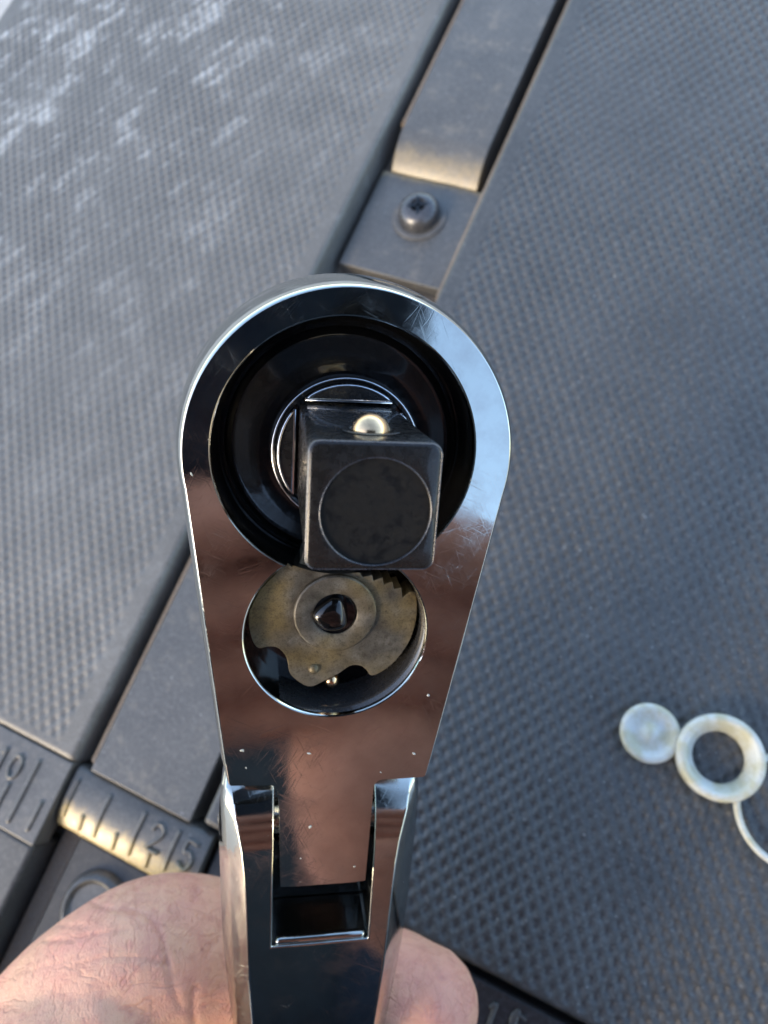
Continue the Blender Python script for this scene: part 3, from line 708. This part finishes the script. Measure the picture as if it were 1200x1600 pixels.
cut = link('cutter', mesh_of([(x, y, z) for x in (-5.75, 5.2) for y in (-57.2, -30) for z in (-10.2, 5)], [(0, 1, 3, 2), (4, 6, 7, 5), (0, 4, 5, 1), (2, 3, 7, 6), (0, 2, 6, 4), (1, 5, 7, 3)]), M['chrome'], None, None)
bo = handle.modifiers.new('x', 'BOOLEAN'); bo.operation = 'DIFFERENCE'; bo.object = cut; bo.solver = 'EXACT'
bake(handle); bpy.data.objects.remove(cut)
bevel(handle, 0.28, 3, 32)
handle.parent = tool
pinm = mesh_of(*tube_geo([(cx - 9.6, -43.6, -6.0, 1.9), (cx + 9.6, -43.6, -6.0, 1.9)], 4, 24))
link('hinge_pin', pinm, M['pin'], tool, 40)
# dark slot bed under the tongue
prism('slot_bed', [(-5.7, -57.1), (5.15, -57.1), (5.15, -48.6), (-5.7, -48.6)], -10.1, -7.6, M['bore'], handle, 0.1)
tube('slot_sill', [(-4.9, -56.95, -1.5, 0.5), (4.45, -56.95, -1.5, 0.5)], M['chrome'], handle, 4, 16)

# ------------------------------------------------------------------ person
person = empty('person', Matrix.Translation(Vector((160, -480, -66)) * MM), 'person in dark clothes whose hand grips the ratchet handle from below', 'person')
PB = Vector((160, -480, -66))
def P(px, py, d, r): v = pxd(px, py, d) - PB; return (v.x, v.y, v.z, r)
def Wd(x, y, z, r): v = Vector((x, y, z)) - PB; return (v.x, v.y, v.z, r)
def Cm(x, y, z, r): v = c2w((x, y, z)) - PB; return (v.x, v.y, v.z, r)
hand_tubes = [
    [P(-40, 1730, 99, 13.5), P(50, 1662, 98, 12.0), P(140, 1562, 97.5, 11.0), P(240, 1500, 98, 10.7), P(345, 1500, 101, 10.2), P(470, 1522, 103, 9.2), P(580, 1545, 101, 8.5), P(630, 1560, 99, 8.2), P(663, 1568, 98, 7.5)],
    [P(10, 1750, 93, 12.0), P(90, 1660, 92, 10.6), P(170, 1590, 93, 8.8)],
    [P(-140, 1930, 98, 20), P(0, 1790, 94, 14), P(80, 1720, 92, 11.5)],
    [P(-250, 2080, 97, 18), P(-80, 1960, 94, 15), P(60, 1980, 92, 12.5), P(200, 2060, 91, 10.6), P(290, 2130, 91, 9.8), P(340, 2190, 91, 8.8)],
    [P(-80, 1850, 106, 14), P(200, 1735, 106, 10.2), P(430, 1725, 107, 9.6), P(600, 1745, 104, 8.7), P(680, 1765, 99, 8.0)],
    [P(-100, 2000, 107, 14), P(180, 1915, 107, 10.0), P(420, 1905, 107, 9.3), P(590, 1915, 104, 8.5), P(650, 1930, 99, 7.8)],
    [P(-140, 2160, 107, 13), P(150, 2080, 107, 8.8), P(380, 2065, 107, 8.0), P(540, 2070, 103, 7.4)],
    [P(-40, 1765, 100, 13.0), P(-300, 2070, 100, 22), P(-600, 2350, 98, 24)],
    [P(-100, 2100, 105, 15), P(-350, 2300, 100, 22), P(-650, 2500, 98, 24)],
    [P(-450, 2250, 99, 27), P(-700, 2500, 97, 25), Wd(-60, -300, 40, 29), Wd(-40, -380, 70, 36), Wd(-10, -450, 110, 40)]]
hnd = blob('left_hand', hand_tubes, M['skin'], person, 0.38, 14)

def carve(o, creases):
    """press crease lines into the skin surface"""
    me = o.data; nv = len(me.vertices)
    co = np.empty(nv * 3); me.vertices.foreach_get('co', co); co = co.reshape(-1, 3) / MM
    no = np.empty(nv * 3); me.vertices.foreach_get('normal', no); no = no.reshape(-1, 3)
    Wc = co + np.array(PB) - np.array(CAM)
    A = np.array([[*r] for r in RC])                      # world = A @ cam
    C = Wc @ A
    px = 600 + F * C[:, 0] / np.minimum(C[:, 2] * -1, 1e9).clip(1); py = 800 - F * C[:, 1] / (-C[:, 2]).clip(1)
    view = -(Wc / np.linalg.norm(Wc, axis=1)[:, None]); front = (no * view).sum(1) > 0.05
    at = np.zeros(nv)
    for pts, wd, dp in creases:
        best = np.full(nv, 1e9)
        pts = [q[:2] for q in catmull([(x, y, 0) for x, y in pts], 5)]
        for (x0, y0), (x1, y1) in zip(pts[:-1], pts[1:]):
            L2 = (x1 - x0) ** 2 + (y1 - y0) ** 2
            t = (((px - x0) * (x1 - x0) + (py - y0) * (y1 - y0)) / max(L2, 1e-6)).clip(0, 1)
            best = np.minimum(best, np.hypot(px - x0 - t * (x1 - x0), py - y0 - t * (y1 - y0)))
        g_ = np.exp(-(best / wd) ** 2) * front
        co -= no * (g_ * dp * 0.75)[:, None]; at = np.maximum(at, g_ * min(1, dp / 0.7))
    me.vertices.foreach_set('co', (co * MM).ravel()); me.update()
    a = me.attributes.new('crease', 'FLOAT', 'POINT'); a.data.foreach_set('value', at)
    tipc = np.array(P(690, 1545, 93, 0)[:3]); dd = np.linalg.norm(co - tipc, axis=1)          # blood-red finger end
    a = me.attributes.new('flush', 'FLOAT', 'POINT'); a.data.foreach_set('value', np.exp(-(dd / 9.0) ** 2))
sub = hnd.modifiers.new('s', 'SUBSURF'); sub.levels = 1; sub.render_levels = 1
hnd.modifiers.clear()
carve(hnd, [([(135, 1405), (170, 1420), (215, 1425), (243, 1445), (256, 1480), (262, 1510)], 3.2, 0.28),
            ([(262, 1500), (270, 1545), (282, 1575)], 5, 0.22), ([(303, 1545), (300, 1575), (305, 1605)], 6, 0.35),
            ([(70, 1470), (110, 1468), (150, 1460), (200, 1452)], 2.8, 0.20), ([(60, 1447), (100, 1446), (140, 1449)], 2.6, 0.14),
            ([(125, 1505), (165, 1497), (215, 1497), (258, 1505)], 2.6, 0.20), ([(211, 1375), (214, 1410), (212, 1430)], 2.6, 0.18),
            ([(250, 1372), (247, 1400)], 2.6, 0.12), ([(30, 1520), (70, 1510), (110, 1500)], 2.8, 0.12),
            ([(110, 1565), (150, 1548), (190, 1535)], 2.8, 0.13), ([(40, 1590), (90, 1575)], 2.6, 0.12),
            ([(322, 1495), (330, 1480), (340, 1470)], 3.5, 0.15),
            ([(662, 1478), (672, 1500), (680, 1515), (690, 1532)], 4, 0.28), ([(690, 1532), (705, 1525), (722, 1517)], 4, 0.25), ([(683, 1540), (688, 1560)], 2.6, 0.12)])

# torso, head and the arm that holds the phone: they show only as reflections in the chrome
blob('right_hand', [  # bare phone hand, its shade put into a dark brown colour
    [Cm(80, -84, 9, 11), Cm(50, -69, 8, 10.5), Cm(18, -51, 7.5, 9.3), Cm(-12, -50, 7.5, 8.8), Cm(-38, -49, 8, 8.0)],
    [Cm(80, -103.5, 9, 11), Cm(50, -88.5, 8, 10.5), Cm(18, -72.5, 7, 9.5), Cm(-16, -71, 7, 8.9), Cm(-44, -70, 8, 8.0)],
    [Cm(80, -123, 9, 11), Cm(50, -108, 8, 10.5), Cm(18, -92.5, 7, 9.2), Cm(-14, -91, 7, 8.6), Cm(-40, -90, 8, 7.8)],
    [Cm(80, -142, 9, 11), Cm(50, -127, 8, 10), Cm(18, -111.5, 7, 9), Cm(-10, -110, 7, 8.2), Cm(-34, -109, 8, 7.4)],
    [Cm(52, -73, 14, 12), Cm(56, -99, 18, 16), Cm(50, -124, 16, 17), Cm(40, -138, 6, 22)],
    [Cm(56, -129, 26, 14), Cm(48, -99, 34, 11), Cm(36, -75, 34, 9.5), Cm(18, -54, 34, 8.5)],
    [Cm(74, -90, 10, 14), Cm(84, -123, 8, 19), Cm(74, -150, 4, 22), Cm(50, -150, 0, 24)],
    [Cm(30, -135, 2, 24), Cm(40, -175, -4, 26), Cm(95, -260, -2, 33), Cm(150, -330, -20, 40)]], M['shaded_hand'], person, 1.6, 6)
sh_l, sh_r = (0, -470, 330), (330, -470, 330)
blob('jacket', [
    [Wd(165, -500, 20, 135), Wd(165, -490, 150, 140), Wd(165, -480, 280, 145), Wd(165, -470, 380, 90), Wd(165, -460, 430, 62)],
    [Wd(60, -500, 120, 95), Wd(60, -490, 300, 90)], [Wd(270, -500, 120, 95), Wd(270, -490, 300, 90)],
    [Wd(*sh_l, 70), Wd(-50, -520, 210, 60), Wd(-20, -470, 120, 52), Wd(-28, -425, 90, 46)],
    [Wd(*sh_r, 70), Wd(350, -480, 200, 60), Cm(185, -385, -30, 52), Cm(140, -315, -8, 46)]], M['navy'], person, 7, 8, 5, 18)
blob('trousers', [
    [Wd(165, -540, 10, 130), Wd(90, -470, 10, 90), Wd(70, -360, 20, 75), Wd(60, -300, 5, 62)],
    [Wd(165, -540, 10, 130), Wd(250, -470, 10, 90), Wd(290, -360, 20, 75), Wd(300, -300, 5, 62)],
    [Wd(60, -310, -5, 58), Wd(75, -480, -12, 52), Wd(85, -620, -20, 44)], [Wd(300, -310, -5, 58), Wd(285, -480, -12, 52), Wd(275, -620, -20, 44)]], M['denim'], person, 8, 8, 5, 18)
hd = blob('head', [
    [Wd(165, -460, 420, 52), Wd(165, -440, 490, 56), Wd(165, -425, 540, 60)],
    [Wd(165, -410, 545, 62), Wd(165, -430, 590, 80), Wd(165, -450, 630, 82)],
    [Wd(165, -345, 560, 12), Wd(165, -338, 545, 15), Wd(165, -360, 520, 20)],
    [Wd(85, -440, 580, 12), Wd(82, -448, 605, 16), Wd(85, -455, 620, 10)], [Wd(245, -440, 580, 12), Wd(248, -448, 605, 16), Wd(245, -455, 620, 10)],
    [Wd(140, -360, 500, 14), Wd(165, -350, 497, 15), Wd(190, -360, 500, 14)]], M['skin'], person, 3.5, 6, 5, 18)
blob('hair', [[Wd(165, -420, 680, 50), Wd(165, -470, 670, 76), Wd(165, -500, 610, 74), Wd(165, -500, 560, 55)], [Wd(110, -460, 660, 40), Wd(100, -470, 600, 34)], [Wd(220, -460, 660, 40), Wd(230, -470, 600, 34)]], M['hair'], person, 4, 5, 5, 18)

# phone above the work, mirrored in the chrome
ph = empty('phone', Matrix.Translation(c2w((1, -56, 20)) * MM) @ RC.to_4x4(), 'dark phone held over the ratchet, mirrored in its chrome head', 'phone')
def rbox(name, x0, x1, y0, y1, z0, z1, r, m, parent, b=0.8):
    return prism(name, rrect(x0, x1, y0, y1, r), z0, z1, m, parent, b, 3)
rbox('body', -36, 36, -74, 73, -4, 4, 11, M['phone'], ph, 1.6)
rbox('camera_plate', -9, 32, 36, 70, -5.6, -4.02, 8, M['phone'], ph, 0.6)
for lx, ly in ((-1, 56), (20, 62), (20, 44)):
    lathe('lens', [(6.4, -5.5), (6.4, -7.0), (6.0, -7.3), (4.6, -7.2), (2.5, -6.9)], M['bore'], ph, lx, ly, n=40)
